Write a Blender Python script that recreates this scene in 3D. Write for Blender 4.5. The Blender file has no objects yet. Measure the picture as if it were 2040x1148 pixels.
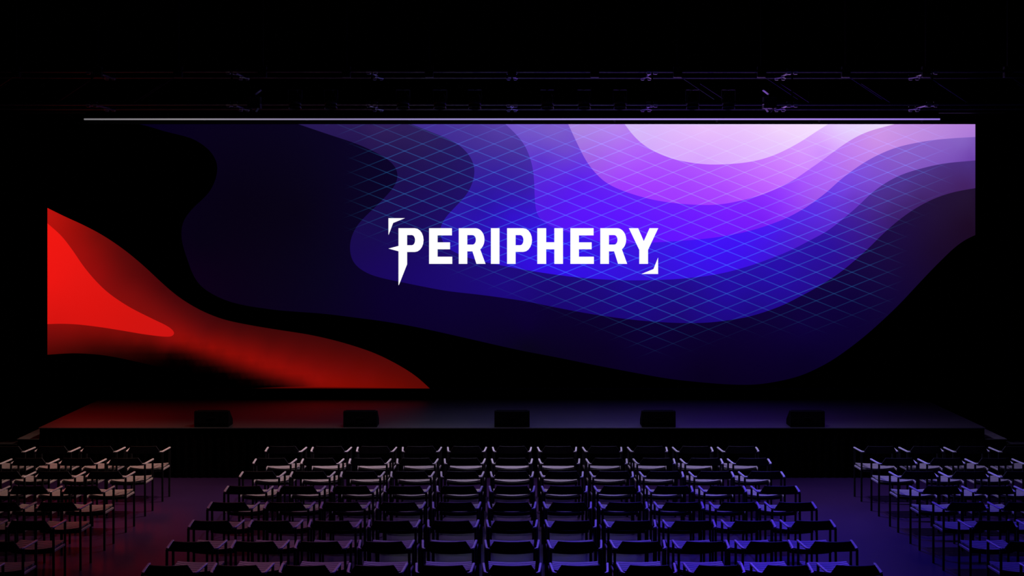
import bpy, math
import numpy as np
from mathutils import Vector, geometry

S = bpy.context.scene
COL = S.collection
F = 3062.0          # focal length in photo pixels
CX, HY = 1020.0, 415.0
CAMZ = 4.02

# ------------------------------------------------------------------ helpers
def srgb(c):
    c = np.asarray(c, float) / 255.0
    return np.where(c <= 0.04045, c / 12.92, ((c + 0.055) / 1.055) ** 2.4)

def mat(name, color, rough=0.5, metal=0.0, spec=0.5, bump=None, grain=None):
    m = bpy.data.materials.new(name); m.use_nodes = True
    nt = m.node_tree; b = nt.nodes['Principled BSDF']
    b.inputs['Base Color'].default_value = (*color, 1)
    b.inputs['Roughness'].default_value = rough
    b.inputs['Metallic'].default_value = metal
    b.inputs['Specular IOR Level'].default_value = spec
    tc = nt.nodes.new('ShaderNodeTexCoord')
    if grain:                                    # procedural colour variation
        sc, stretch, amt = grain
        mp = nt.nodes.new('ShaderNodeMapping'); mp.inputs['Scale'].default_value = stretch
        nz = nt.nodes.new('ShaderNodeTexNoise'); nz.inputs['Scale'].default_value = sc
        nz.inputs['Detail'].default_value = 4
        rp = nt.nodes.new('ShaderNodeValToRGB')
        rp.color_ramp.elements[0].position = 0.3; rp.color_ramp.elements[1].position = 0.7
        rp.color_ramp.elements[0].color = (*[c * (1 - amt) for c in color], 1)
        rp.color_ramp.elements[1].color = (*[min(1, c * (1 + amt)) for c in color], 1)
        nt.links.new(tc.outputs['Object'], mp.inputs['Vector'])
        nt.links.new(mp.outputs['Vector'], nz.inputs['Vector'])
        nt.links.new(nz.outputs['Fac'], rp.inputs['Fac'])
        nt.links.new(rp.outputs['Color'], b.inputs['Base Color'])
    if bump:
        sc, st = bump
        nz = nt.nodes.new('ShaderNodeTexNoise'); nz.inputs['Scale'].default_value = sc
        bp = nt.nodes.new('ShaderNodeBump'); bp.inputs['Strength'].default_value = st
        bp.inputs['Distance'].default_value = 0.01
        nt.links.new(tc.outputs['Object'], nz.inputs['Vector'])
        nt.links.new(nz.outputs['Fac'], bp.inputs['Height'])
        nt.links.new(bp.outputs['Normal'], b.inputs['Normal'])
    return m

class MB:
    """collects shapes into one mesh"""
    def __init__(s): s.v = []; s.f = []
    def add(s, vs, fs):
        n = len(s.v); s.v += [tuple(v) for v in vs]; s.f += [tuple(i + n for i in f) for f in fs]; return s
    def box(s, x0, x1, y0, y1, z0, z1, b=0.0):
        if b <= 0:
            vs = [(x, y, z) for x in (x0, x1) for y in (y0, y1) for z in (z0, z1)]
            return s.add(vs, [(0,1,3,2),(4,6,7,5),(0,4,5,1),(2,3,7,6),(0,2,6,4),(1,5,7,3)])
        # chamfered box
        vs = []; X = (x0, x1); Y = (y0, y1); Z = (z0, z1); idx = {}
        for i in (0,1):
            for j in (0,1):
                for k in (0,1):
                    sx, sy, sz = (1,-1)[i]*b, (1,-1)[j]*b, (1,-1)[k]*b
                    for a, p in enumerate([(X[i], Y[j]+sy, Z[k]+sz), (X[i]+sx, Y[j], Z[k]+sz), (X[i]+sx, Y[j]+sy, Z[k])]):
                        idx[i,j,k,a] = len(vs); vs.append(p)
        fs = []
        for i in (0,1): fs.append([idx[i,j,k,0] for j,k in ((0,0),(0,1),(1,1),(1,0))])
        for j in (0,1): fs.append([idx[i,j,k,1] for i,k in ((0,0),(0,1),(1,1),(1,0))])
        for k in (0,1): fs.append([idx[i,j,k,2] for i,j in ((0,0),(0,1),(1,1),(1,0))])
        for j in (0,1):
            for k in (0,1): fs.append([idx[0,j,k,1], idx[1,j,k,1], idx[1,j,k,2], idx[0,j,k,2]])
        for i in (0,1):
            for k in (0,1): fs.append([idx[i,0,k,0], idx[i,1,k,0], idx[i,1,k,2], idx[i,0,k,2]])
        for i in (0,1):
            for j in (0,1): fs.append([idx[i,j,0,0], idx[i,j,1,0], idx[i,j,1,1], idx[i,j,0,1]])
        for i in (0,1):
            for j in (0,1):
                for k in (0,1): fs.append([idx[i,j,k,a] for a in (0,1,2)])
        return s.add(vs, fs)
    def tube(s, p, q, r, n=10, r2=None):
        p = Vector(p); q = Vector(q); d = (q - p).normalized()
        a = d.orthogonal().normalized(); b = d.cross(a); r2 = r if r2 is None else r2
        vs = [p + (a*math.cos(t)+b*math.sin(t))*r for t in [2*math.pi*i/n for i in range(n)]]
        vs += [q + (a*math.cos(t)+b*math.sin(t))*r2 for t in [2*math.pi*i/n for i in range(n)]]
        fs = [(i, (i+1) % n, n+(i+1) % n, n+i) for i in range(n)] + [tuple(range(n))[::-1], tuple(range(n, 2*n))]
        return s.add(vs, fs)
    def sweep(s, pts, w, h):
        """flat rectangular bar (w across, h high) along a path in plan"""
        vs = []; m = len(pts)
        for i, p in enumerate(pts):
            p = Vector(p); a = Vector(pts[max(0, i-1)]); b = Vector(pts[min(m-1, i+1)])
            t = (b - a).normalized(); nrm = Vector((-t.y, t.x, 0)).normalized()
            c = min(w, h) * 0.2
            for dx, dz in ((-w/2, -h/2+c), (-w/2+c, -h/2), (w/2-c, -h/2), (w/2, -h/2+c), (w/2, h/2-c), (w/2-c, h/2), (-w/2+c, h/2), (-w/2, h/2-c)):
                vs.append(p + nrm*dx + Vector((0, 0, dz)))
        fs = []
        for i in range(m-1):
            for k in range(8): fs.append((i*8+k, i*8+(k+1) % 8, (i+1)*8+(k+1) % 8, (i+1)*8+k))
        fs += [tuple(range(8))[::-1], tuple(range((m-1)*8, m*8))]
        return s.add(vs, fs)
    def sheet(s, fn, nu, nv, th):
        """curved panel: fn(u,v)->(point, normal)"""
        a = []; b = []
        for j in range(nv+1):
            for i in range(nu+1):
                p, n = fn(i/nu*2-1, j/nv); p = Vector(p); n = Vector(n).normalized()
                a.append(p + n*th/2); b.append(p - n*th/2)
        N = len(a); W = nu+1; fs = []
        for j in range(nv):
            for i in range(nu):
                q = (j*W+i, j*W+i+1, (j+1)*W+i+1, (j+1)*W+i)
                fs.append(q); fs.append(tuple(k+N for k in q[::-1]))
        for i in range(nu):
            fs.append((i, i+N, i+1+N, i+1)); k = nv*W+i; fs.append((k+1, k+1+N, k+N, k))
        for j in range(nv):
            k = j*W; fs.append((k+W, k+W+N, k+N, k)); k = j*W+nu; fs.append((k, k+N, k+W+N, k+W))
        return s.add(a+b, fs)
    def prism(s, poly, x0, x1):
        """poly in (y,z) extruded along x"""
        n = len(poly)
        vs = [(x0, y, z) for y, z in poly] + [(x1, y, z) for y, z in poly]
        return s.add(vs, [(i, (i+1) % n, n+(i+1) % n, n+i) for i in range(n)] + [tuple(range(n))[::-1], tuple(range(n, 2*n))])
    def build(s, name, m, parent=None, smooth=False):
        import bmesh
        me = bpy.data.meshes.new(name); me.from_pydata(s.v, [], s.f); me.materials.append(m)
        bm = bmesh.new(); bm.from_mesh(me); bmesh.ops.recalc_face_normals(bm, faces=bm.faces); bm.to_mesh(me); bm.free()
        if smooth:
            for p in me.polygons: p.use_smooth = True
            if hasattr(me, 'set_sharp_from_angle'): me.set_sharp_from_angle(angle=math.radians(40))
        o = bpy.data.objects.new(name, me); COL.objects.link(o)
        if parent: o.parent = parent
        return o

def tag(o, label=None, cat=None, group=None, kind=None):
    if label: o['label'] = label
    if cat: o['category'] = cat
    if group: o['group'] = group
    if kind: o['kind'] = kind
    return o

def thing(name, loc, label, cat, group=None, rz=0.0):
    o = bpy.data.objects.new(name, None); COL.objects.link(o)
    o.location = loc; o.rotation_euler = (0, 0, rz); o.empty_display_size = 0.1
    return tag(o, label, cat, group)

def dup(root, loc, label, group=None):
    r = root.copy(); COL.objects.link(r); r.location = loc; r['label'] = label
    if group: r['group'] = group
    for ch in list(root.children):
        c = ch.copy(); COL.objects.link(c); c.parent = r
        for g in ch.children:
            d = g.copy(); COL.objects.link(d); d.parent = c
    return r

# ------------------------------------------------------------------ materials
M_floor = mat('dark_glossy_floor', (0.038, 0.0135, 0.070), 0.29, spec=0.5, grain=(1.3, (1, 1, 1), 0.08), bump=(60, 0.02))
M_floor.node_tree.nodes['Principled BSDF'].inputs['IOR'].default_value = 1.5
M_wall = mat('black_wall', (0.003, 0.003, 0.003), 0.95, spec=0.05, bump=(20, 0.1))
M_ceil = mat('black_ceiling', (0.003, 0.003, 0.003), 0.95, spec=0.05, bump=(20, 0.1))
M_deck = mat('black_stage_deck', (0.005, 0.005, 0.005), 0.42, spec=1.0, bump=(40, 0.04))
M_skirt = mat('black_stage_cloth', (0.002, 0.002, 0.002), 1.0, spec=0.0, bump=(90, 0.2))
M_drape = mat('black_velvet', (0.002, 0.002, 0.002), 1.0, spec=0.0, bump=(90, 0.2))
M_deck.node_tree.nodes['Principled BSDF'].inputs['Specular IOR Level'].default_value = 0.5
M_deck.node_tree.nodes['Principled BSDF'].inputs['IOR'].default_value = 2.8
M_step = mat('grey_step_board', (0.13, 0.115, 0.115), 0.8, spec=0.2, grain=(6, (1, 8, 1), 0.3))
M_arm = mat('pale_armrest_wood', (0.70, 0.66, 0.70), 0.30, spec=0.5, grain=(14, (12, 1, 6), 0.1))
M_arm.node_tree.nodes['Principled BSDF'].inputs['IOR'].default_value = 2.0
M_ptop = mat('dark_platform_board', (0.04, 0.035, 0.038), 0.8, spec=0.2, grain=(6, (1, 8, 1), 0.3))
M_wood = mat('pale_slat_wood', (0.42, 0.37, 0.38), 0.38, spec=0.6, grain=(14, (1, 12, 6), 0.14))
M_back = mat('shaded_backrest_wood', (0.010, 0.009, 0.010), 0.6, spec=0.2, grain=(10, (1, 6, 6), 0.2))  # same wood as the seat, with the unlit rear's shade put into the colour
M_black = mat('black_steel', (0.008, 0.008, 0.009), 0.45, spec=0.35, bump=(200, 0.05))
M_truss = mat('dark_truss_tube', (0.16, 0.16, 0.17), 0.38, metal=0.9, bump=(50, 0.03))
M_clamp = mat('truss_coupler', (0.45, 0.45, 0.48), 0.35, metal=0.8, bump=(50, 0.03))
M_fix = mat('black_lamp_housing', (0.01, 0.01, 0.012), 0.4, spec=0.4, bump=(120, 0.05))
M_glass = mat('lamp_lens', (0.05, 0.05, 0.06), 0.1, spec=0.8, bump=(30, 0.02))
M_spk = mat('black_speaker_paint', (0.0015, 0.0015, 0.002), 0.8, spec=0.05, bump=(300, 0.3))
M_frame = mat('black_screen_frame', (0.004, 0.004, 0.005), 0.6, spec=0.2, bump=(80, 0.03))
M_ledge = mat('dark_metal_ledge', (0.30, 0.30, 0.32), 0.45, metal=0.5, bump=(80, 0.03))

# ------------------------------------------------------------------ camera
cam = bpy.data.cameras.new('camera'); co = bpy.data.objects.new('camera', cam); COL.objects.link(co)
co.location = (0, 0, CAMZ); co.rotation_euler = (math.pi/2, 0, 0)
cam.sensor_width = 36; cam.lens = F/2040*36; cam.shift_y = -(574-HY)/2040; cam.clip_end = 200
S.camera = co
S.view_settings.view_transform = 'Standard'; S.view_settings.look = 'None'
S.view_settings.exposure = 0; S.view_settings.gamma = 1; S.view_settings.use_curve_mapping = False
w = bpy.data.worlds.new('world'); S.world = w; w.use_nodes = True
w.node_tree.nodes['Background'].inputs['Color'].default_value = (0, 0, 0, 1)
w.node_tree.nodes['Background'].inputs['Strength'].default_value = 0

# ------------------------------------------------------------------ room
RX, RY0, RY1, RZ = 11.5, -1.5, 28.0, 7.6
def struct(o): o['kind'] = 'structure'; return o
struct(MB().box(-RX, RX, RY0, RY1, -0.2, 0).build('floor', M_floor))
struct(MB().box(-RX, RX, RY0, RY1, RZ, RZ+0.2).build('ceiling', M_ceil))
struct(MB().box(-RX, RX, RY1, RY1+0.2, -0.2, RZ+0.2).build('wall_back', M_wall))
struct(MB().box(-RX-0.2, -RX, RY0, RY1, -0.2, RZ+0.2).build('wall_left', M_wall))
struct(MB().box(RX, RX+0.2, RY0, RY1, -0.2, RZ+0.2).build('wall_right', M_wall))
struct(MB().box(-RX, RX, RY0-0.2, RY0, -0.2, RZ+0.2).build('wall_front', M_wall))

# ------------------------------------------------------------------ stage
SY0, SY1, SZ, SX = 22.88, 26.22, 0.75, 7.05
st = thing('stage', (0, 24.5, 0), 'wide low black stage with glossy deck running below the screen', 'stage')
def rel(mb, root):                      # shift a mesh given in world coordinates into its root's frame
    L = root.location; mb.v = [(x-L.x, y-L.y, z-L.z) for x, y, z in mb.v]; return mb
rel(MB().box(-SX, SX, SY0, 26.75, SZ-0.012, SZ), st).build('deck', M_deck, st)
sk = MB(); n = 560                      # pleated front skirt
for i in range(n):
    a = -SX+0.01+(2*SX-0.02)*i/n; b = -SX+0.01+(2*SX-0.02)*(i+1)/n
    ya = SY0+0.03+0.012*math.sin(i*1.3); yb = SY0+0.03+0.012*math.sin((i+1)*1.3)
    sk.add([(a, ya, 0), (b, yb, 0), (b, yb, SZ-0.013), (a, ya, SZ-0.013)], [(0, 1, 2, 3)])
rel(sk, st).build('skirt', M_skirt, st, smooth=True)
rel(MB().box(-SX+0.02, SX-0.02, SY0+0.08, 26.7, 0, SZ-0.013), st).build('riser', M_skirt, st)

for sgn, nm in ((-1, 'left'), (1, 'right')):
    x0, x1 = sorted((sgn*(SX+0.005), sgn*7.375))
    t = thing('side_step', ((x0+x1)/2, 24, 0), 'narrow grey topped step against the %s end of the stage' % nm, 'step', 'steps at the stage ends')
    rel(MB().box(x0, x1, 22.9, 26.0, 0.572, 0.58), t).build('tread', M_step, t)
    rel(MB().box(x0+.01, x1-.01, 22.92, 26.0, 0, 0.572), t).build('riser', M_skirt, t)
    x0, x1 = sorted((sgn*7.38, sgn*9.6))
    t = thing('side_platform', ((x0+x1)/2, 23, 0), 'low black platform with pale edge at the far %s of the stage' % nm, 'platform', 'platforms beside the stage')
    rel(MB().box(x0, x1, 22.9, 23.6, 0.495, 0.505), t).build('platform_top', M_ptop, t)
    rel(MB().box(x0+.01, x1-.01, 22.92, 23.6, 0, 0.495), t).build('riser', M_skirt, t)
    # masking curtain hanging behind the platform edge
    d = MB(); n = 120; N = []
    for i in range(n+1):
        x = sgn*(7.40+3.4*i/n); y = 23.09+0.035*math.sin(i*1.15)
        N.append((x, y))
    for i in range(n):
        (xa, ya), (xb, yb) = N[i], N[i+1]
        d.add([(xa, ya, 0.515), (xb, yb, 0.515), (xb, yb, RZ), (xa, ya, RZ)], [(0, 1, 2, 3)])
    o = d.build('stage_curtain', M_drape, smooth=True)
    sm = o.modifiers.new('thick', 'SOLIDIFY'); sm.thickness = 0.006
    tag(o, 'black pleated curtain hanging at the %s edge of the picture' % nm, 'curtain', 'curtains beside the screen')

# ------------------------------------------------------------------ screen
DS = 26.3
def P(px, py, d=DS): return ((px-CX)*d/F, d, CAMZ-(py-HY)*d/F)
XL, XR, YT, YB = 94.5, 1943.0, 247.5, 774.0

B1 = [(277,247.5),(300,253),(325,261),(380,275),(400,286),(416,298),(428,313),(433,326),(433,341),(430,356),(424,371),(415,386),(398,402),(382,417),(370,432),(363,446),(361,463),(362,481),(367,499),(374,519),(381,540),(395,565),(416,582),(448,598),(484,608),(521,614),(560,619),(641,625),(700,632),(768,641),(830,652),(903,668),(977,685),(1040,699),(1113,713),(1187,728),(1260,742),(1334,755),(1408,763),(1460,766.5),(1504,766.5),(1539,762),(1573,755),(1607,744),(1651,722),(1688,697),(1725,668),(1762,635),(1794,604),(1823,573),(1855,539),(1877,517),(1902,493),(1926,476),(1943,468.5)]
B2 = [(594.5,247.5),(640,263),(670,273),(709,286),(741,300),(770,316),(786,330),(793.5,342),(792.5,356),(786,371),(768,392),(746,414),(722,437),(706,458),(698,480),(697,500),(702,520),(713,533),(731.6,544.5),(756,553),(793,561),(842,571),(891,580),(952,587),(1001,593.5),(1050,601),(1089,609),(1150,621),(1211,631),(1273,638.5),(1334,643),(1378,644),(1416,642.5),(1457,637.5),(1500,629),(1553,611),(1590,593),(1627,573),(1664,550),(1696,525),(1731,494),(1757,468),(1794,436),(1831,411),(1868,393),(1904,382),(1943,375)]
B3 = [(819,247.5),(856,262),(881,272),(910,286),(927,300),(939,316),(945,332),(945.5,348),(940.6,367),(930,387),(912.5,406.7),(893,427),(881,442),(876,456),(878,474),(886,488),(898,499),(915,507),(940,516),(969,523),(1001,529.5),(1040,537),(1101,546.6),(1162,554),(1224,558),(1285,558.5),(1358,555.5),(1432,546),(1493,530),(1537,514.5),(1573,500),(1610,481),(1647,461),(1675,440),(1708,412),(1735,386),(1762,366),(1794,349),(1831,337),(1880,326),(1943,319.7)]
B4 = [(1007,247.5),(1027.6,267),(1045,289),(1055,312),(1062,338),(1064.4,367),(1065.6,399),(1070,428),(1088,446),(1122,460),(1168,475),(1205,482.5),(1247,485),(1308,483),(1369,479),(1431,472.5),(1492,460.5),(1541,445),(1570,433),(1598,418),(1622,402),(1647,383),(1671,361),(1690,346),(1720,325),(1750,308.5),(1789,293),(1843,281.5),(1892,276),(1943,273)]
B5 = [(1132,247.5),(1149,284),(1168,321),(1190,349),(1212,367),(1247,382.5),(1296,397),(1345,405),(1394,408.3),(1438,407),(1492,396),(1529,384),(1558,371),(1581,359),(1610,339),(1640,318),(1671,295),(1701,275.5),(1733,261),(1782,247.5)]
B6 = [(1244.6,247.5),(1259,267),(1281,288),(1308,304),(1345,318),(1394,326.5),(1438,327.7),(1495,322.5),(1543,309),(1590,285.5),(1622,265),(1649.5,247.5)]
RO = [(94.5,414.5),(130,432),(161,446),(197,464.5),(228,484),(258,506),(292,535),(325,566),(359,594),(400,618.5),(442,635.5),(480,644.5),(521,652),(565,659),(621,668),(682,682.6),(744,703),(793,727),(829,750),(856,774)]
RB = [(500,774),(420,756),(365,743),(320,732),(259,718),(225,711),(193,706.5),(146,704),(94.5,707)]
RI = [(94.5,445),(122,470),(144,498),(166,530),(191,560),(219,586),(258,612),(303,635),(328,647),(342,656),(347.6,664),(343.4,669.5),(328,671),(289,666.5),(247,659.5),(203,652.5),(158,647),(124,645.3),(94.5,646)]

def spline(pts, step=5.0, smooth=6):
    p = np.array(pts, float); q = np.vstack([2*p[0]-p[1], p, 2*p[-1]-p[-2]]); out = []
    for i in range(1, len(q)-2):
        a, b, c, d = q[i-1], q[i], q[i+1], q[i+2]
        n = max(2, int(np.linalg.norm(c-b)/step))
        for t in np.arange(n)/n:
            out.append(0.5*((2*b)+(c-a)*t+(2*a-5*b+4*c-d)*t*t+(3*b-a-3*c+d)*t**3))
    out.append(p[-1]); out = np.array(out)
    for _ in range(smooth):
        o = out.copy(); o[1:-1] = 0.25*out[:-2]+0.5*out[1:-1]+0.25*out[2:]; out = o
    return out

def inside(poly, x, y):
    x = np.asarray(x); y = np.asarray(y); r = np.zeros(x.shape, bool); n = len(poly)
    for i in range(n):
        x1, y1 = poly[i]; x2, y2 = poly[(i+1) % n]
        if y1 == y2: continue
        c = ((y1 > y) != (y2 > y)) & (x < (x2-x1)*(y-y1)/(y2-y1)+x1); r ^= c
    return r

curves = {k: spline(v) for k, v in dict(B1=B1, B2=B2, B3=B3, B4=B4, B5=B5, B6=B6, RO=RO).items()}
curves['RB'] = spline(RB); curves['RI'] = spline(RI, 3.0, 2)
TR = np.array([[XR+5, YT-5]]); 
def right_closed(c): return np.vstack([c, [[XR+9, c[-1][1]], [XR+9, YT-9], [c[0][0], YT-9]]])
def top_closed(c): return np.vstack([c, [[c[-1][0], YT-9], [c[0][0], YT-9]]])
polys = {'L1': right_closed(curves['B1']), 'L2': right_closed(curves['B2']), 'L3': right_closed(curves['B3']),
         'L4': right_closed(curves['B4']), 'L5': top_closed(curves['B5']), 'L6': top_closed(curves['B6']),
         'R2': np.vstack([curves['RO'], [[856, YB+9], [500, YB+9]], curves['RB'], [[XL-9, 707], [XL-9, 414.5]]]),
         'R1': np.vstack([curves['RI'], [[XL-9, 646], [XL-9, 445]]])}
order = ['L1', 'L2', 'L3', 'L4', 'L5', 'L6', 'R2', 'R1']
ANCH = {
'L1': [(300,250,6,0,28),(400,270,8,2,26),(480,400,7,2,19),(400,480,7,2,19),(600,420,8,3,22),(600,300,9,4,28),(700,380,10,4,34),(390,550,12,1,22),(650,560,9,4,30),(770,600,11,1,44),(900,620,12,2,48),(1050,650,12,1,48),(1050,690,9,4,28),(1200,700,10,1,36),(1300,660,13,1,54),(1400,740,9,1,32),(1500,700,11,1,42),(1600,650,14,2,58),(1700,600,14,3,56),(1600,720,9,1,38),(1750,540,22,8,62),(1800,470,28,12,62),(1860,430,32,16,55),(1920,400,34,18,50),(1930,450,28,10,36),(1860,500,26,10,44),(1780,590,18,6,54)],
'L2': [(620,252,38,24,84),(720,270,38,22,80),(750,252,48,30,88),(850,280,42,28,90),(890,340,32,18,92),(840,400,28,12,88),(760,450,24,12,78),(800,330,30,16,76),(710,500,24,10,80),(740,530,25,8,88),(830,550,26,8,104),(900,570,28,10,112),(1000,560,30,10,128),(1100,590,27,8,115),(1200,600,28,8,120),(1250,575,30,10,140),(1350,630,28,8,116),(1450,580,36,12,160),(1550,540,40,14,170),(1500,610,30,10,135),(1620,540,40,14,150),(1650,490,44,16,158),(1700,450,60,26,150),(1700,500,50,18,140),(1750,400,75,44,142),(1800,370,78,50,142),(1850,350,76,48,130),(1930,330,74,46,126),(1920,368,68,34,100),(1830,395,66,36,108),(1780,430,60,30,110)],
'L3': [(850,252,66,46,146),(950,280,70,48,150),(1000,255,86,62,166),(1030,300,72,50,155),(1000,340,56,32,158),(1040,380,54,26,168),(960,400,42,20,160),(920,440,44,18,170),(1020,430,52,18,205),(900,480,38,18,165),(1000,500,48,16,200),(1100,480,56,18,240),(1200,530,54,18,225),(1300,540,54,18,215),(1400,520,60,18,235),(1400,490,64,18,250),(1470,490,64,18,242),(1537,460,74,24,238),(1550,490,68,24,215),(1620,430,90,40,225),(1600,470,80,30,205),(1680,380,116,64,225),(1720,350,128,78,218),(1700,400,104,52,195),(1760,330,132,84,205),(1800,310,138,94,200),(1870,300,134,92,196),(1935,310,112,68,172),(1920,282,134,98,196)],
'L4': [(1040,255,116,88,200),(1100,265,122,90,202),(1130,300,112,74,206),(1080,320,92,50,205),(1100,345,95,44,220),(1150,360,92,30,235),(1090,400,84,26,228),(1150,420,92,22,250),(1250,430,96,22,255),(1350,440,106,24,255),(1250,465,92,20,255),(1450,430,120,28,255),(1550,400,142,50,255),(1520,440,122,30,245),(1600,370,165,82,252),(1650,340,178,104,250),(1620,395,160,84,236),(1700,300,194,128,240),(1690,330,184,116,234),(1750,270,206,148,232),(1800,255,196,146,226),(1800,280,196,138,228),(1880,262,184,134,222),(1940,255,178,126,218),(1940,270,170,120,215)],
'L5': [(1150,252,172,136,226),(1200,275,174,122,236),(1230,255,182,134,238),(1180,320,160,95,230),(1240,320,172,92,250),(1290,345,168,72,255),(1350,370,164,64,255),(1240,370,160,60,255),(1440,395,168,66,255),(1440,345,182,88,255),(1520,340,198,112,255),(1530,375,190,95,255),(1600,310,214,148,255),(1650,280,222,172,255),(1640,300,208,146,255),(1700,258,230,208,252),(1750,249,236,218,250),(1670,252,230,205,255)],
'L6': [(1256,249,214,188,248),(1300,290,214,172,252),(1330,265,222,182,252),(1400,320,216,164,255),(1400,255,234,192,252),(1480,300,226,182,255),(1550,290,232,196,255),(1550,249,244,214,252),(1640,249,246,226,255)],
'R1': [(98,455,242,24,18),(100,560,236,22,18),(160,560,226,22,18),(180,610,220,20,16),(260,640,210,20,16),(335,663,206,20,18),(110,640,214,20,16)],
'R2': [(100,420,185,18,14),(110,435,178,18,12),(150,460,150,14,10),(200,490,122,12,10),(165,500,150,14,12),(195,470,112,12,10),(240,500,92,9,10),(240,520,98,10,10),(290,540,78,7,9),(225,560,122,12,12),(260,550,96,9,10),(270,585,116,12,12),(200,545,140,12,12),(300,560,82,6,9),(325,575,72,6,9),(310,610,112,12,12),(350,600,76,7,10),(340,640,120,12,12),(400,622,68,7,10),(370,630,90,9,10),(380,650,106,10,11),(440,640,66,7,9),(420,655,84,8,10),(480,650,64,7,9),(470,668,86,9,9),(520,656,64,7,8),(400,668,112,11,11)]
 + [(x,y,66,7,8) for x,y in ((560,662),(600,668),(640,675),(680,685))] + [(720,698,72,7,8),(760,713,78,8,7),(795,731,84,8,6),(825,750,88,8,5),(850,770,92,8,4)]
 + [(x,y,140,12,7) for x,y in ((358,681),(390,688),(423,696),(460,708),(497,720.6),(528,730),(558,739),(584,746),(610,753),(634,759))] + [(670,768,134,11,3),(700,772,126,10,2),(740,770,120,10,2),(790,768,106,9,3)]
 + [(x,y,114,10,8) for x,y in ((430,676),(480,690),(530,706),(580,720),(630,732),(680,742),(730,752))] + [(540,685,84,8,8),(600,700,88,8,7),(660,714,92,8,6),(720,728,94,8,5),(770,745,96,8,5)]
 + [(x,y,74,6,4) for x,y in ((350,695),(375,701),(399,708),(424,716.5),(448,725.5),(472,733.5),(497,741.5),(520,748.5),(545,755.5),(570,762),(600,769.5))]
 + [(x,y,5,0,0) for x,y in ((345,713),(375,718),(411,730.5),(430,736),(448,741.5),(472,748.5),(497,755.5),(520,762.5),(545,769.5),(560,773.5))]
 + [(x,y,28,2,2) for x,y in ((336,704),(362,708.5),(388,716),(411,724),(430,730.5),(448,736.5),(472,743.5),(497,751),(520,758),(545,765),(568,771))]
 + [(x,y,1,0,0) for x,y in ((370,732),(400,742),(430,750),(460,758),(490,768))]
 + [(98,650,130,12,10),(98,675,108,10,9),(98,703,76,6,4),(140,655,128,12,9),(140,700,66,6,4),(140,678,100,9,7),(190,660,120,11,8),(190,680,86,7,5),(190,702,44,4,3),(235,672,110,10,7),(235,690,64,5,4),(235,710,30,3,2),(275,680,100,9,6),(275,695,50,4,3),(275,718,20,1,1),(310,687,92,8,5),(305,700,36,3,2),(305,724,10,0,0),(335,676,134,12,10),(330,690,100,8,6),(345,735,3,0,0)]}
RBF = {}
for k, a in ANCH.items():
    a = np.array(a, float); p = a[:, :2]/100; n = len(p)
    D = np.linalg.norm(p[:, None]-p[None], axis=2)
    A = np.zeros((n+1, n+1)); A[:n, :n] = D + 0.0; A[:n, n] = 1; A[n, :n] = 1
    b = np.zeros((n+1, 3)); b[:n] = a[:, 2:]
    RBF[k] = (p, np.linalg.solve(A, b))
def rcol(k, xy):
    if k == 'BG': return np.zeros((len(xy), 3))
    p, c = RBF[k]; q = np.asarray(xy, float)/100
    D = np.linalg.norm(q[:, None]-p[None], axis=2)
    return srgb(np.clip(D @ c[:-1] + c[-1], 0, 255))

# where the fine diamond lattice shows on the picture, fading at its border
LAT = np.array([(600,215),(690,290),(682,460),(735,480),(810,505),(905,552),(1040,608),(1190,668),(1290,718),(1360,705),(1480,672),(1650,668),(1770,632),(1800,560),(1812,470),(1860,415),(1905,380),(1900,215)], float)
def lat_alpha(xy):
    xy = np.asarray(xy, float); ins = inside(LAT, xy[:, 0], xy[:, 1]); d = np.full(len(xy), 1e9)
    for i in range(len(LAT)):
        a, b = LAT[i], LAT[(i+1) % len(LAT)]; ab = b-a
        t = np.clip(((xy-a)@ab)/(ab@ab), 0, 1); d = np.minimum(d, np.linalg.norm(xy-(a+t[:, None]*ab), axis=1))
    return np.where(ins, np.clip(d/85, 0, 1)**1.2, 0)

# constrained triangulation of the whole picture
pts = []; edges = []
def add_chain(c, closed=False):
    c = [(min(max(x, XL), XR), min(max(y, YT), YB)) for x, y in c]
    i0 = len(pts); pts.extend(c); edges.extend([(i0+i, i0+i+1) for i in range(len(c)-1)])
    if closed: edges.append((i0+len(c)-1, i0))
add_chain([(XL, YT), (XR, YT), (XR, YB), (XL, YB)], True)
for k, c in curves.items(): add_chain(list(c))
G = 13.0
for j in range(int((YB-YT)/G)+1):
    for i in range(int((XR-XL)/G)+1):
        x = XL+3+i*G+(j % 2)*G/2; y = YT+3+j*G
        if x < XR-2 and y < YB-2: pts.append((x, y))
res = geometry.delaunay_2d_cdt([Vector(p) for p in pts], edges, [], 0, 0.01)
V2 = np.array([(v.x, v.y) for v in res[0]]); T = [list(f) for f in res[2]]
cen = np.array([V2[f].mean(axis=0) for f in T])
reg = np.array(['BG']*len(T), dtype=object)
for k in order: reg[inside(polys[k], cen[:, 0], cen[:, 1])] = k
alphaV = lat_alpha(V2)
LGAIN = {'BG': 0, 'L1': 0.45, 'L2': 0.72, 'L3': 0.95, 'L4': 1.0, 'L5': 1.5, 'L6': 1.1, 'R1': 0, 'R2': 0}
verts = [P(x, y) for x, y in V2]; faces = []; loopcol = []
colcache = {k: rcol(k, V2) for k in ['BG']+order}
for f, k in zip(T, reg):
    a = V2[f]; 
    area = np.cross(a[1]-a[0], a[2]-a[0])
    if area < 0: f = f[::-1]
    # image y points down: this order faces the hall (-Y)
    f = f[::-1]
    faces.append(tuple(f))
    for v in f: loopcol.append((*colcache[k][v], alphaV[v]*LGAIN[k]))

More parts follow.
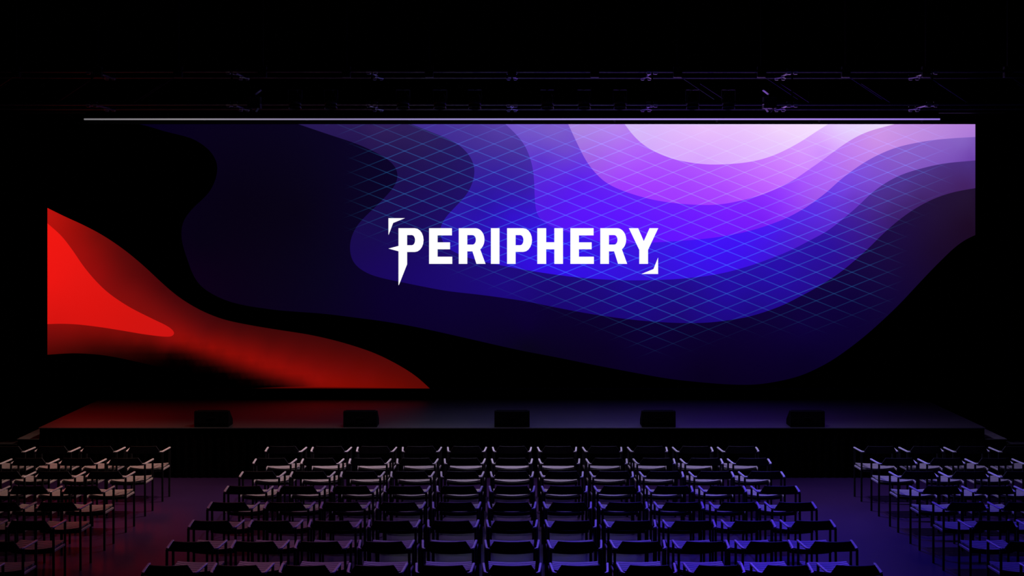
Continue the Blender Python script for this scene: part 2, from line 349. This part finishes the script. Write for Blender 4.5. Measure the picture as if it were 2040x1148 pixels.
# white lettering, as flat shapes on the picture
def arc(cx, cy, rx, ry, a0, a1, n=10):
    return [(cx+rx*math.cos(math.radians(a0+(a1-a0)*i/n)), cy+ry*math.sin(math.radians(a0+(a1-a0)*i/n))) for i in range(n+1)]
T0, T1 = 454.8, 525.9
def letterP(x, xs, xr):
    m = (T0+502)/2; r = (502-T0)/2; c = xr-17.5
    outer = [(x, T0)]+arc(c, m, 17.5, r, -90, 90)+[(xs, 502), (xs, T1), (x, T1)]
    hole = [(xs, 468.5)]+arc(xr-23.4, 478.6, 6.3, 10.1, -90, 90, 8)+[(xs, 488.7)]
    return [outer, hole]
def letterR(x, xs, xr):
    c = xr-18; r = 22.8; m = T0+r
    outer = [(x, T0)]+arc(c, m, 18, r, -90, 58, 12)+[(xr-8.6, 496.5), (xr+2.1, T1), (xr-16.1, T1), (xr-24, 501), (xs, 501), (xs, T1), (x, T1)]
    hole = [(xs, 468.5)]+arc(xr-23.6, 478.0, 6.4, 9.5, -90, 90, 8)+[(xs, 487.5)]
    return [outer, hole]
def letterE(x, xr):
    return [[(x, T0), (xr-.6, T0), (xr-.6, 469.1), (x+17, 469.1), (x+17, 483), (xr-4.4, 483), (xr-4.4, 496.8), (x+17, 496.8), (x+17, 511.6), (xr, 511.6), (xr, T1), (x, T1)]]
p1 = [(793.9, T0)]+arc(826.4, (T0+502.2)/2, 17.5, (502.2-T0)/2, -90, 90)+[(811.1, 502.2), (811.1, 526.6), (794.8, 568), (793.9, 568), (793.9, 500.8), (773.9, 495.4), (793.9, 490.1)]
letters = [[p1, [(811.1, 468.5)]+arc(820.6, 478.6, 6.3, 10.1, -90, 90, 8)+[(811.1, 488.7)]],
 letterE(854.8, 901), letterR(913.9, 931, 965.2), [[(978, T0), (995.1, T0), (995.1, T1), (978, T1)]], letterP(1010.2, 1027.2, 1059.9),
 [[(1070.4, T0), (1088.1, T0), (1088.1, 482.8), (1104.3, 482.8), (1104.3, T0), (1121.6, T0), (1121.6, T1), (1104.3, T1), (1104.3, 496.9), (1088.1, 496.9), (1088.1, T1), (1070.4, T1)]],
 letterE(1136.3, 1183.1), letterR(1195.9, 1213.1, 1247.4),
 [[(1252.8, T0), (1271.3, T0), (1282.5, 480.6), (1294, T0), (1311.3, T0), (1291, 498), (1291, T1), (1273.5, T1), (1273.5, 498)]],
 [[(773.9, 434.8), (806.7, 434.8), (783.3, 444.4), (774.5, 467.6), (773.9, 467.6)]],
 [[(1311, 513.1), (1311, 546), (1277.8, 546), (1301.8, 536.2)]]]
for loops in letters:
    flat = [p for l in loops for p in l]
    tris = geometry.tessellate_polygon([[Vector((x, y, 0)) for x, y in l] for l in loops])
    base = len(verts); verts += [(p[0], p[1]-0.003, p[2]) for p in (P(x, y) for x, y in flat)]
    for t in tris:
        a, b, c = [np.array(flat[i]) for i in t]
        if np.cross(b-a, c-a) < 0: t = (t[0], t[2], t[1])
        t = t[::-1]
        faces.append(tuple(base+i for i in t)); loopcol += [(1, 1, 1, 0)]*3

sc = thing('led_screen', (0, DS, SZ), 'huge wide screen with white lettering over violet layers and a red wave', 'screen')
Lr = sc.location
me = bpy.data.meshes.new('display')
me.from_pydata([(x-Lr.x, y-Lr.y, z-Lr.z) for x, y, z in verts], [], faces)
ca = me.color_attributes.new('picture', 'FLOAT_COLOR', 'CORNER')
ca.data.foreach_set('color', np.array(loopcol, dtype=np.float32).ravel())
md = bpy.data.materials.new('screen_picture'); md.use_nodes = True; nt = md.node_tree; nt.nodes.clear()
N = nt.nodes.new; L = nt.links.new
out = N('ShaderNodeOutputMaterial'); em = N('ShaderNodeEmission'); L(em.outputs[0], out.inputs[0])
at = N('ShaderNodeAttribute'); at.attribute_name = 'picture'
tc = N('ShaderNodeTexCoord'); sp = N('ShaderNodeSeparateXYZ'); L(tc.outputs['Object'], sp.inputs[0])
def mth(op, a, b=None, c=None):
    n = N('ShaderNodeMath'); n.operation = op
    for i, v in enumerate((a, b, c)):
        if v is None: continue
        if isinstance(v, (int, float)): n.inputs[i].default_value = v
        else: L(v, n.inputs[i])
    return n.outputs[0]
k = F/DS                                   # picture pixels per metre on the screen
zoff = (CAMZ-Lr.z)                          # local z of the horizon
ux = mth('DIVIDE', mth('ADD', mth('MULTIPLY', sp.outputs['X'], k), CX-770.3), 71.3)
vy = mth('DIVIDE', mth('ADD', mth('MULTIPLY', sp.outputs['Z'], -k), zoff*k+HY-258.4), 28.42)
lines = None
for s_ in (1, -1):
    w_ = mth('ADD', ux, mth('MULTIPLY', vy, s_))
    fr = mth('ABSOLUTE', mth('SUBTRACT', mth('FRACT', mth('ADD', w_, 0.5)), 0.5))
    mr = N('ShaderNodeMapRange'); mr.interpolation_type = 'SMOOTHSTEP'
    L(fr, mr.inputs['Value']); mr.inputs['From Min'].default_value = 0.010; mr.inputs['From Max'].default_value = 0.046
    mr.inputs['To Min'].default_value = 1; mr.inputs['To Max'].default_value = 0
    lines = mr.outputs[0] if lines is None else mth('ADD', lines, mr.outputs[0])
lines = mth('MULTIPLY', lines, mth('MULTIPLY', at.outputs['Alpha'], 0.21))
vm = N('ShaderNodeVectorMath'); vm.operation = 'MULTIPLY_ADD'
cb = N('ShaderNodeCombineXYZ')
for i in range(3): L(lines, cb.inputs[i])
L(cb.outputs[0], vm.inputs[0]); vm.inputs[1].default_value = (0.04, 0.33, 1.0); L(at.outputs['Color'], vm.inputs[2])
L(vm.outputs[0], em.inputs['Color']); em.inputs['Strength'].default_value = 1.0
me.materials.append(md)
disp = bpy.data.objects.new('display', me); COL.objects.link(disp); disp.parent = sc
x0, x1 = P(XL, 0)[0], P(XR, 0)[0]; zt, zb = P(0, YT)[2], P(0, YB)[2]
rel(MB().box(x0-.05, x1+.05, DS+0.006, DS+0.12, zb-.01, zt+.035), sc).build('cabinet', M_frame, sc)
rel(MB().box(x0-.05, x1+.05, DS-0.012, DS+0.005, zt+.003, zt+.035), sc).build('top_bezel', M_frame, sc)
rel(MB().box(x0-.0, x1+.0, DS-0.03, DS+0.0, zb-.014, zb-.003), sc).build('bottom_ledge', M_ledge, sc)
rel(MB().box(x0-.05, x1+.05, DS-0.02, DS+0.12, 0, zb-.018) if False else MB().box(-6.98, 6.98, DS-0.02, DS+0.12, SZ+.001, zb-.016), sc).build('base', M_skirt, sc)

# bar on top of the screen, its reflected sheen put in as emission
lb = thing('lit_bar', (0, 26.2, 5.52), 'long thin bar above the screen, sheen put in as glow, white fading to violet', 'bar')
hx = 853*26.17/F
md = bpy.data.materials.new('bar_sheen_glow'); md.use_nodes = True; nt = md.node_tree; nt.nodes.clear()
N = nt.nodes.new; L = nt.links.new
out = N('ShaderNodeOutputMaterial'); em = N('ShaderNodeEmission'); L(em.outputs[0], out.inputs[0])
tc = N('ShaderNodeTexCoord'); sp = N('ShaderNodeSeparateXYZ'); L(tc.outputs['Object'], sp.inputs[0])
mr = N('ShaderNodeMapRange'); L(sp.outputs['X'], mr.inputs['Value']); mr.inputs['From Min'].default_value = -hx; mr.inputs['From Max'].default_value = hx
rp = N('ShaderNodeValToRGB'); L(mr.outputs[0], rp.inputs['Fac'])
for i, (p, c) in enumerate([(0, (120,118,122)), (0.12, (140,136,142)), (0.3, (138,128,170)), (0.5, (160,148,215)), (0.65, (176,150,240)), (0.85, (176,140,240)), (1, (150,120,225))]):
    e = rp.color_ramp.elements[i] if i < 2 else rp.color_ramp.elements.new(p)
    e.position = p; e.color = (*srgb(c), 1)
L(rp.outputs[0], em.inputs['Color']); em.inputs['Strength'].default_value = 1
M_bar = md
zc = CAMZ+(HY-237.6)*26.17/F
rel(MB().box(-hx, hx, 26.17, 26.2, zc-.012, zc+.012, .004), lb).build('sheen_strip', M_bar, lb)  # emissive strip standing in for screen light caught by the bar
rel(MB().box(-hx-.01, hx+.01, 26.14, 26.24, zc+.013, zc+.035, .004), lb).build('housing', M_fix, lb)
br = MB()
for i in range(9):
    x = -hx+.3+(2*hx-.6)*i/8; br.box(x-.02, x+.02, 26.2, 26.36, zt+.036, zc+.014)
rel(br, lb).build('bracket', M_black, lb)

for sgn, nm in ((-1, 'left'), (1, 'right')):
    z = CAMZ+(HY-224)*26.0/F; xa, xb = sgn*850*26/F, sgn*9.3
    t = thing('pipe', ((xa+xb)/2, 26.0, z), 'thin black pipe hanging high beside the %s end of the bright bar' % nm, 'pipe', 'side pipes above the screen')
    rel(MB().tube((xa, 26, z), (xb, 26, z), 0.014), t).build('tube', M_truss, t, True)
    r = MB()
    for x in (xa+sgn*.2, xb-sgn*.2): r.tube((x, 26, z), (x, 26, RZ), 0.006, 6)
    rel(r, t).build('drop_rod', M_black, t)

# ------------------------------------------------------------------ lighting truss
TY0, TY1 = 22.0, 23.0
ZB, ZT = CAMZ+(HY-207.5)*TY0/F, CAMZ+(HY-142)*TY0/F
TX = 9.2
tr = thing('lighting_truss', (0, 22.5, ZB), 'long dark box truss hanging under the ceiling in front of the screen', 'truss')
for y in (TY0, TY1):
    for z in (ZB, ZT):
        rel(MB().tube((-TX, y, z), (TX, y, z), 0.022, 14), tr).build('chord', M_truss, tr, True)
for i in range(-4, 5):
    x = i*2.005
    for z in (ZB, ZT):
        c = MB()
        c.tube((x, TY0, z), (x, TY1, z), 0.016, 8)
        for y in (TY0, TY1):
            for dx in (-.05, .05):
                c.tube((x+dx-.03, y, z), (x+dx+.03, y, z), 0.036, 12)
                c.box(x+dx-.022, x+dx+.022, y-.03, y+.03, z-.045, z-.03)
        for a in (-1, 1):
            c.tube((x+a*.08, TY0+.02, z-.02), (x-a*.02, TY0+.3, z-.02), 0.010, 6)
            c.tube((x+a*.08, TY1-.02, z-.02), (x-a*.02, TY1-.3, z-.02), 0.010, 6)
        rel(c, tr).build('coupler', M_clamp, tr)
    for y in (TY0, TY1): rel(MB().tube((x, y, ZB), (x, y, ZT), 0.012, 8), tr).build('upright', M_drape, tr, True)
HX = [d for d in (165, 330, 497, 665, 825, 988)]
for sgn in (-1, 1):
    for h in HX[1:] if sgn > 0 else HX[3:]:
        x = sgn*h*TY0/F
        rel(MB().tube((x+sgn*.05, TY0+.03, ZT-.08), (x+sgn*.53, TY0+.03, ZB+.07), 0.005, 6), tr).build('brace', M_truss, tr)
        rel(MB().tube((x+sgn*.44, TY1-.04, ZT-.1), (x+sgn*.93, TY1-.04, ZB+.05), 0.005, 6), tr).build('brace', M_truss, tr)
for h in [-h for h in HX[::-1]]+[0]+HX:
    x = h*TY0/F
    q = MB(); q.box(x-.06, x+.06, TY0-.05, TY0+.05, ZT-.09, ZT+.07, .006); q.box(x-.012, x+.012, TY0-.012, TY0+.012, ZT+.07, RZ)
    rel(q, tr).build('hanger', M_black, tr)

def lamp_light(name, parent, loc, color, energy, aim, size=1.5, blend=.6, rad=.03):
    l = bpy.data.lights.new(name, 'SPOT'); l.energy = energy; l.color = color
    l.spot_size = size; l.spot_blend = blend; l.shadow_soft_size = rad
    o = bpy.data.objects.new(name, l); COL.objects.link(o); o.parent = parent
    o.location = Vector(loc)-parent.location
    o.rotation_euler = (Vector(aim)-Vector(loc)).to_track_quat('-Z', 'Y').to_euler()
    return o

PXL = [590, 661, 804, 877, 946, 1090, 1163, 1234, 1378, 1449]
ORD = ['first', 'second', 'third', 'fourth', 'fifth', 'sixth', 'seventh', 'eighth', 'ninth', 'tenth', 'eleventh']
for i, px in enumerate(PXL):
    x = (px-CX)*TY0/F; z0 = ZB-.022; yc = TY0-.02
    t = thing('stage_light', (x, yc, z0), 'small black lamp clamped under the truss, %s from the left of ten' % ORD[i], 'stage light', 'lamps clamped on the truss')
    c = MB(); n = 18; rr = [(.058, .17), (.078, .13), (.085, .0), (.092, -.05)]
    for a, b in zip(rr[:-1], rr[1:]):
        vs = [(a[0]*math.cos(2*math.pi*k/n), a[0]*math.sin(2*math.pi*k/n), a[1]) for k in range(n)]+[(b[0]*math.cos(2*math.pi*k/n), b[0]*math.sin(2*math.pi*k/n), b[1]) for k in range(n)]
        c.add(vs, [(k, (k+1) % n, n+(k+1) % n, n+k) for k in range(n)])
    c.add([(.058*math.cos(2*math.pi*k/n), .058*math.sin(2*math.pi*k/n), .17) for k in range(n)], [tuple(range(n))])
    tilt = math.radians(-12)
    c.v = [(vx, vy*math.cos(tilt)-vz*math.sin(tilt)-.10, vy*math.sin(tilt)+vz*math.cos(tilt)) for vx, vy, vz in c.v]
    h = c.build('housing', M_fix, t, True); h.modifiers.new('thick', 'SOLIDIFY').thickness = .004
    lens = MB(); lens.tube((0, -.10, .03), (0, -.10, .036), .075, 18); lens.v = lens.v
    lens.build('lens', M_glass, h)
    yk = MB(); yk.box(-.1, -.094, -.12, -.08, .02, .22); yk.box(.094, .1, -.12, -.08, .02, .22); yk.box(-.1, .1, -.12, -.08, .214, .22)
    yk.box(-.02, .02, -.12, .05, .214, .224); yk.box(-.02, .02, .02, .05, .04, .224)
    yk.build('yoke', M_black, t)
    f = (px-CX)/1020
    WASH = {1: ((0.85, 0.30, 0.36), 90, (-3.6, 15.2, .4)), 3: ((0.34, 0.13, 0.9), 170, (-1.2, 15.2, .4)),
            5: ((0.09, 0.05, 1.0), 400, (0.9, 15.2, .4)), 7: ((0.09, 0.05, 1.0), 520, (2.6, 15.2, .4))}
    if i in WASH:
        col, en, aim = WASH[i]
        lamp_light('lamp_glow', t, (x, yc-.12, z0-.055), col, en, aim, 1.2, 1.0)
    else:
        col = {0: (1, .62, .48), 2: (1, .66, .56), 4: (.84, .70, 1), 6: (.66, .60, 1), 8: (.48, .44, 1), 9: (.48, .44, 1)}[i]
        ax = {0: -6.6, 2: -4.0, 4: -1.3, 6: 1.5, 8: 4.2, 9: 6.7}[i]
        lamp_light('lamp_glow', t, (x, yc-.12, z0-.055), col, 520 if i in (0, 9) else 600, (ax, 20.9, 0.4), 1.15, 1.0)
for px, nm, sgn in ((510, 'left', -1), (1530, 'right', 1)):
    x = (px-CX)*TY0/F; z0 = ZB
    t = thing('spotlight', (x, TY0-.12, z0), 'black spotlight with an open lit flap at the %s end of the lamp row' % nm, 'spotlight', 'spotlights with flaps')
    h = MB(); h.prism([(-.08, -.07), (-.1, .08), (.06, .1), (.1, -.07)], -.09, .09); hs = h.build('housing', M_fix, t)
    fl = MB(); a = sgn
    fl.add([(-a*.02, -.12, .125), (-a*.10, -.12, .185), (-a*.10, .03, .185), (-a*.02, .03, .125), (-a*.02, -.12, .131), (-a*.10, -.12, .191), (-a*.10, .03, .191), (-a*.02, .03, .131)],
           [(0,1,2,3),(4,5,6,7),(0,1,5,4),(1,2,6,5),(2,3,7,6),(3,0,4,7)])
    fl.build('top_flap', M_clamp, hs)
    f2 = MB()
    for s2 in (-1, 1):
        f2.add([(s2*.09, -.1, -.01), (s2*.02, -.1, -.12), (s2*.02, .06, -.12), (s2*.09, .06, -.01), (s2*.096, -.1, -.01), (s2*.026, -.1, -.12), (s2*.026, .06, -.12), (s2*.096, .06, -.01)],
           [(0,1,2,3),(4,5,6,7),(0,1,5,4),(1,2,6,5),(2,3,7,6),(3,0,4,7)])
    f2.build('side_flap', M_fix, hs)
    lamp_light('lamp_glow', t, (x, TY0-.14, z0-.135), (0.9, 0.30, 0.28) if sgn < 0 else (0.05, 0.03, 1.0), 130 if sgn < 0 else 1150, (sgn*(4.6 if sgn < 0 else 4.3), 15.5 if sgn < 0 else 16.8, .4), 1.2 if sgn < 0 else 1.4, 1.0)
    b = MB(); b.box(-.015, .015, .02, .12, .0, .03); b.box(-.015, .015, -.02, .02, .09, .13); b.build('clamp', M_black, t)

# ------------------------------------------------------------------ stage monitors
def monitor(px0, px1, skew, label):
    d = 22.95; x0 = (px0-CX)*d/F; x1 = (px1-CX)*d/F; hw = (x1-x0)/2
    t = thing('floor_monitor', ((x0+x1)/2, d, SZ), label, 'speaker', 'floor monitors along the stage front')
    b = MB(); prof = [(0, 0), (-.012, .06), (.0, .232), (.10, .236), (.36, .075), (.37, 0)]
    b.prism(prof, -hw, hw); cb_ = b.build('cabinet', M_spk, t)
    g = MB(); g.prism([(.112, .2365), (.118, .2405), (.357, .0865), (.352, .079)], -hw+.03, hw-.03); g.build('grille', M_spk, cb_)
    hd = MB(); hd.box(-.06, .06, -.022, -.005, .13, .145, .003); hd.build('handle', M_spk, cb_)
    t.rotation_euler = (0, 0, skew)
    return t
mons = [(387, 455, 'leftmost black floor monitor on the stage edge, against the red glow'),
        (684, 751, 'second black floor monitor from the left on the stage edge'),
        (985, 1055, 'middle black floor monitor on the dark centre of the stage edge'),
        (1279, 1346, 'second black floor monitor from the right on the stage edge'),
        (1575, 1643, 'rightmost black floor monitor on the stage edge, against the blue glow')]
for a, b, l in mons: monitor(a, b, 0, l)

# ------------------------------------------------------------------ chairs (facing the stage, +Y)
def make_chair():
    root = thing('armchair', (0, 0, 0), 'x', 'chair')
    # seat of five bowed slats
    s = MB(); nsl = 5; yf, yr = 0.255, -0.185
    pitch = (yf-yr)/nsl
    for i in range(nsl):
        y1 = yf-i*pitch; y0 = y1-pitch+0.018
        def fn(u, v, y0=y0, y1=y1):
            y = y0+(y1-y0)*v; k = (yf-y)/(yf-yr)
            yy = y+0.075*k*u*u; hw = 0.238-0.012*k
            return (hw*u, yy, 0.452-0.012*(1-u*u)), (0, 0, 1)
        s.sheet(fn, 10, 1, 0.014)
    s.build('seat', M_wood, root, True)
    # frame under the slats: side rails and curved rear apron
    for sx in (-1, 1): MB().sweep([(sx*.262, .16, .432), (sx*.252, -.02, .432), (sx*.242, -.19, .432)], .018, .026).build('side_rail', M_wood, root)
    g = MB()
    g.sweep([(u*.225, yr+.012+0.075*u*u, .418) for u in [i/5-1 for i in range(11)]], .018, .038)
    g.sweep([(u*.25, .215, .418) for u in (-1, 0, 1)], .018, .038)
    for sx in (-1, 1): g.sweep([(sx*.224, .215, .424), (sx*.218, 0, .424), (sx*.214, -.1, .424)], .018, .026)
    g.build('seat_frame', M_black, root)
    # legs
    for sx in (-1, 1):
        l = MB(); l.tube((sx*.262, .160, 0), (sx*.264, .155, .676), .0135, 10); l.build('leg', M_black, root, True)
        l = MB(); l.tube((sx*.250, -.205, 0), (sx*.246, -.200, .676), .0135, 10); l.build('leg', M_black, root, True)
        a = MB()
        pts = [(sx*.268, .165), (sx*.262, .05), (sx*.254, -.08), (sx*.247, -.185), (sx*.236, -.212), (sx*.205, -.228)]
        a.sweep([(x, y, .686) for x, y in pts], .024, .017)
        a.build('armrest', M_arm, root)
    # low wide backrest, bowed in plan, narrower at the top
    b = MB()
    def bk(u, v):
        hw = .236+(.172-.236)*v; x = hw*u
        return (x, -.222-.035*(1-u*u)-.03*v, .668+.101*v), (2*.035*u/hw*-1, -1, -.15)
    b.sheet(bk, 14, 4, .012)
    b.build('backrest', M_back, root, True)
    return root

SP = 0.6265
rows = [21.05-i for i in range(8)]      # depth of the rear legs, front row first
RN = ['front row', 'second row from stage', 'third row from stage', 'fourth row from stage', 'fifth row from stage', 'sixth row from stage', 'seventh row from stage', 'bottom row']
proto = make_chair(); used = False
def place(x, y, label, group):
    global used
    if not used:
        proto.location = (x, y, 0); proto['label'] = label; proto['group'] = group; used = True
    else: dup(proto, (x, y, 0), label, group)
CP = ['at the left aisle', 'second from the left aisle', 'third from the left aisle', 'fourth from the left aisle', 'fifth from the left aisle', 'in the exact middle',
      'fifth from the right aisle', 'fourth from the right aisle', 'third from the right aisle', 'second from the right aisle', 'at the right aisle']
SPN = ['at the aisle', 'second from the aisle', 'third from the aisle', 'fourth from the aisle', 'fifth from the aisle']
for r, d in enumerate(rows):
    for c in range(11):
        tilt = 'half cut off armchair' if r == 7 else 'slatted armchair'
        place((c-5)*SP, d+.2, '%s, centre block, %s, %s' % (tilt, RN[r], CP[c]), 'centre block armchairs, '+RN[r])
    for sgn, nm in ((-1, 'left'), (1, 'right')):
        for k_ in range(5):
            x = 5.035+k_*SP
            # keep the chairs whose inner parts fall inside the picture
            if (x-.27)*F/(d+.35) > 1014: break
            place(sgn*x, d+.2, 'slatted armchair, %s block, %s, %s' % (nm, RN[r], SPN[k_]), '%s block armchairs, %s' % (nm, RN[r]))
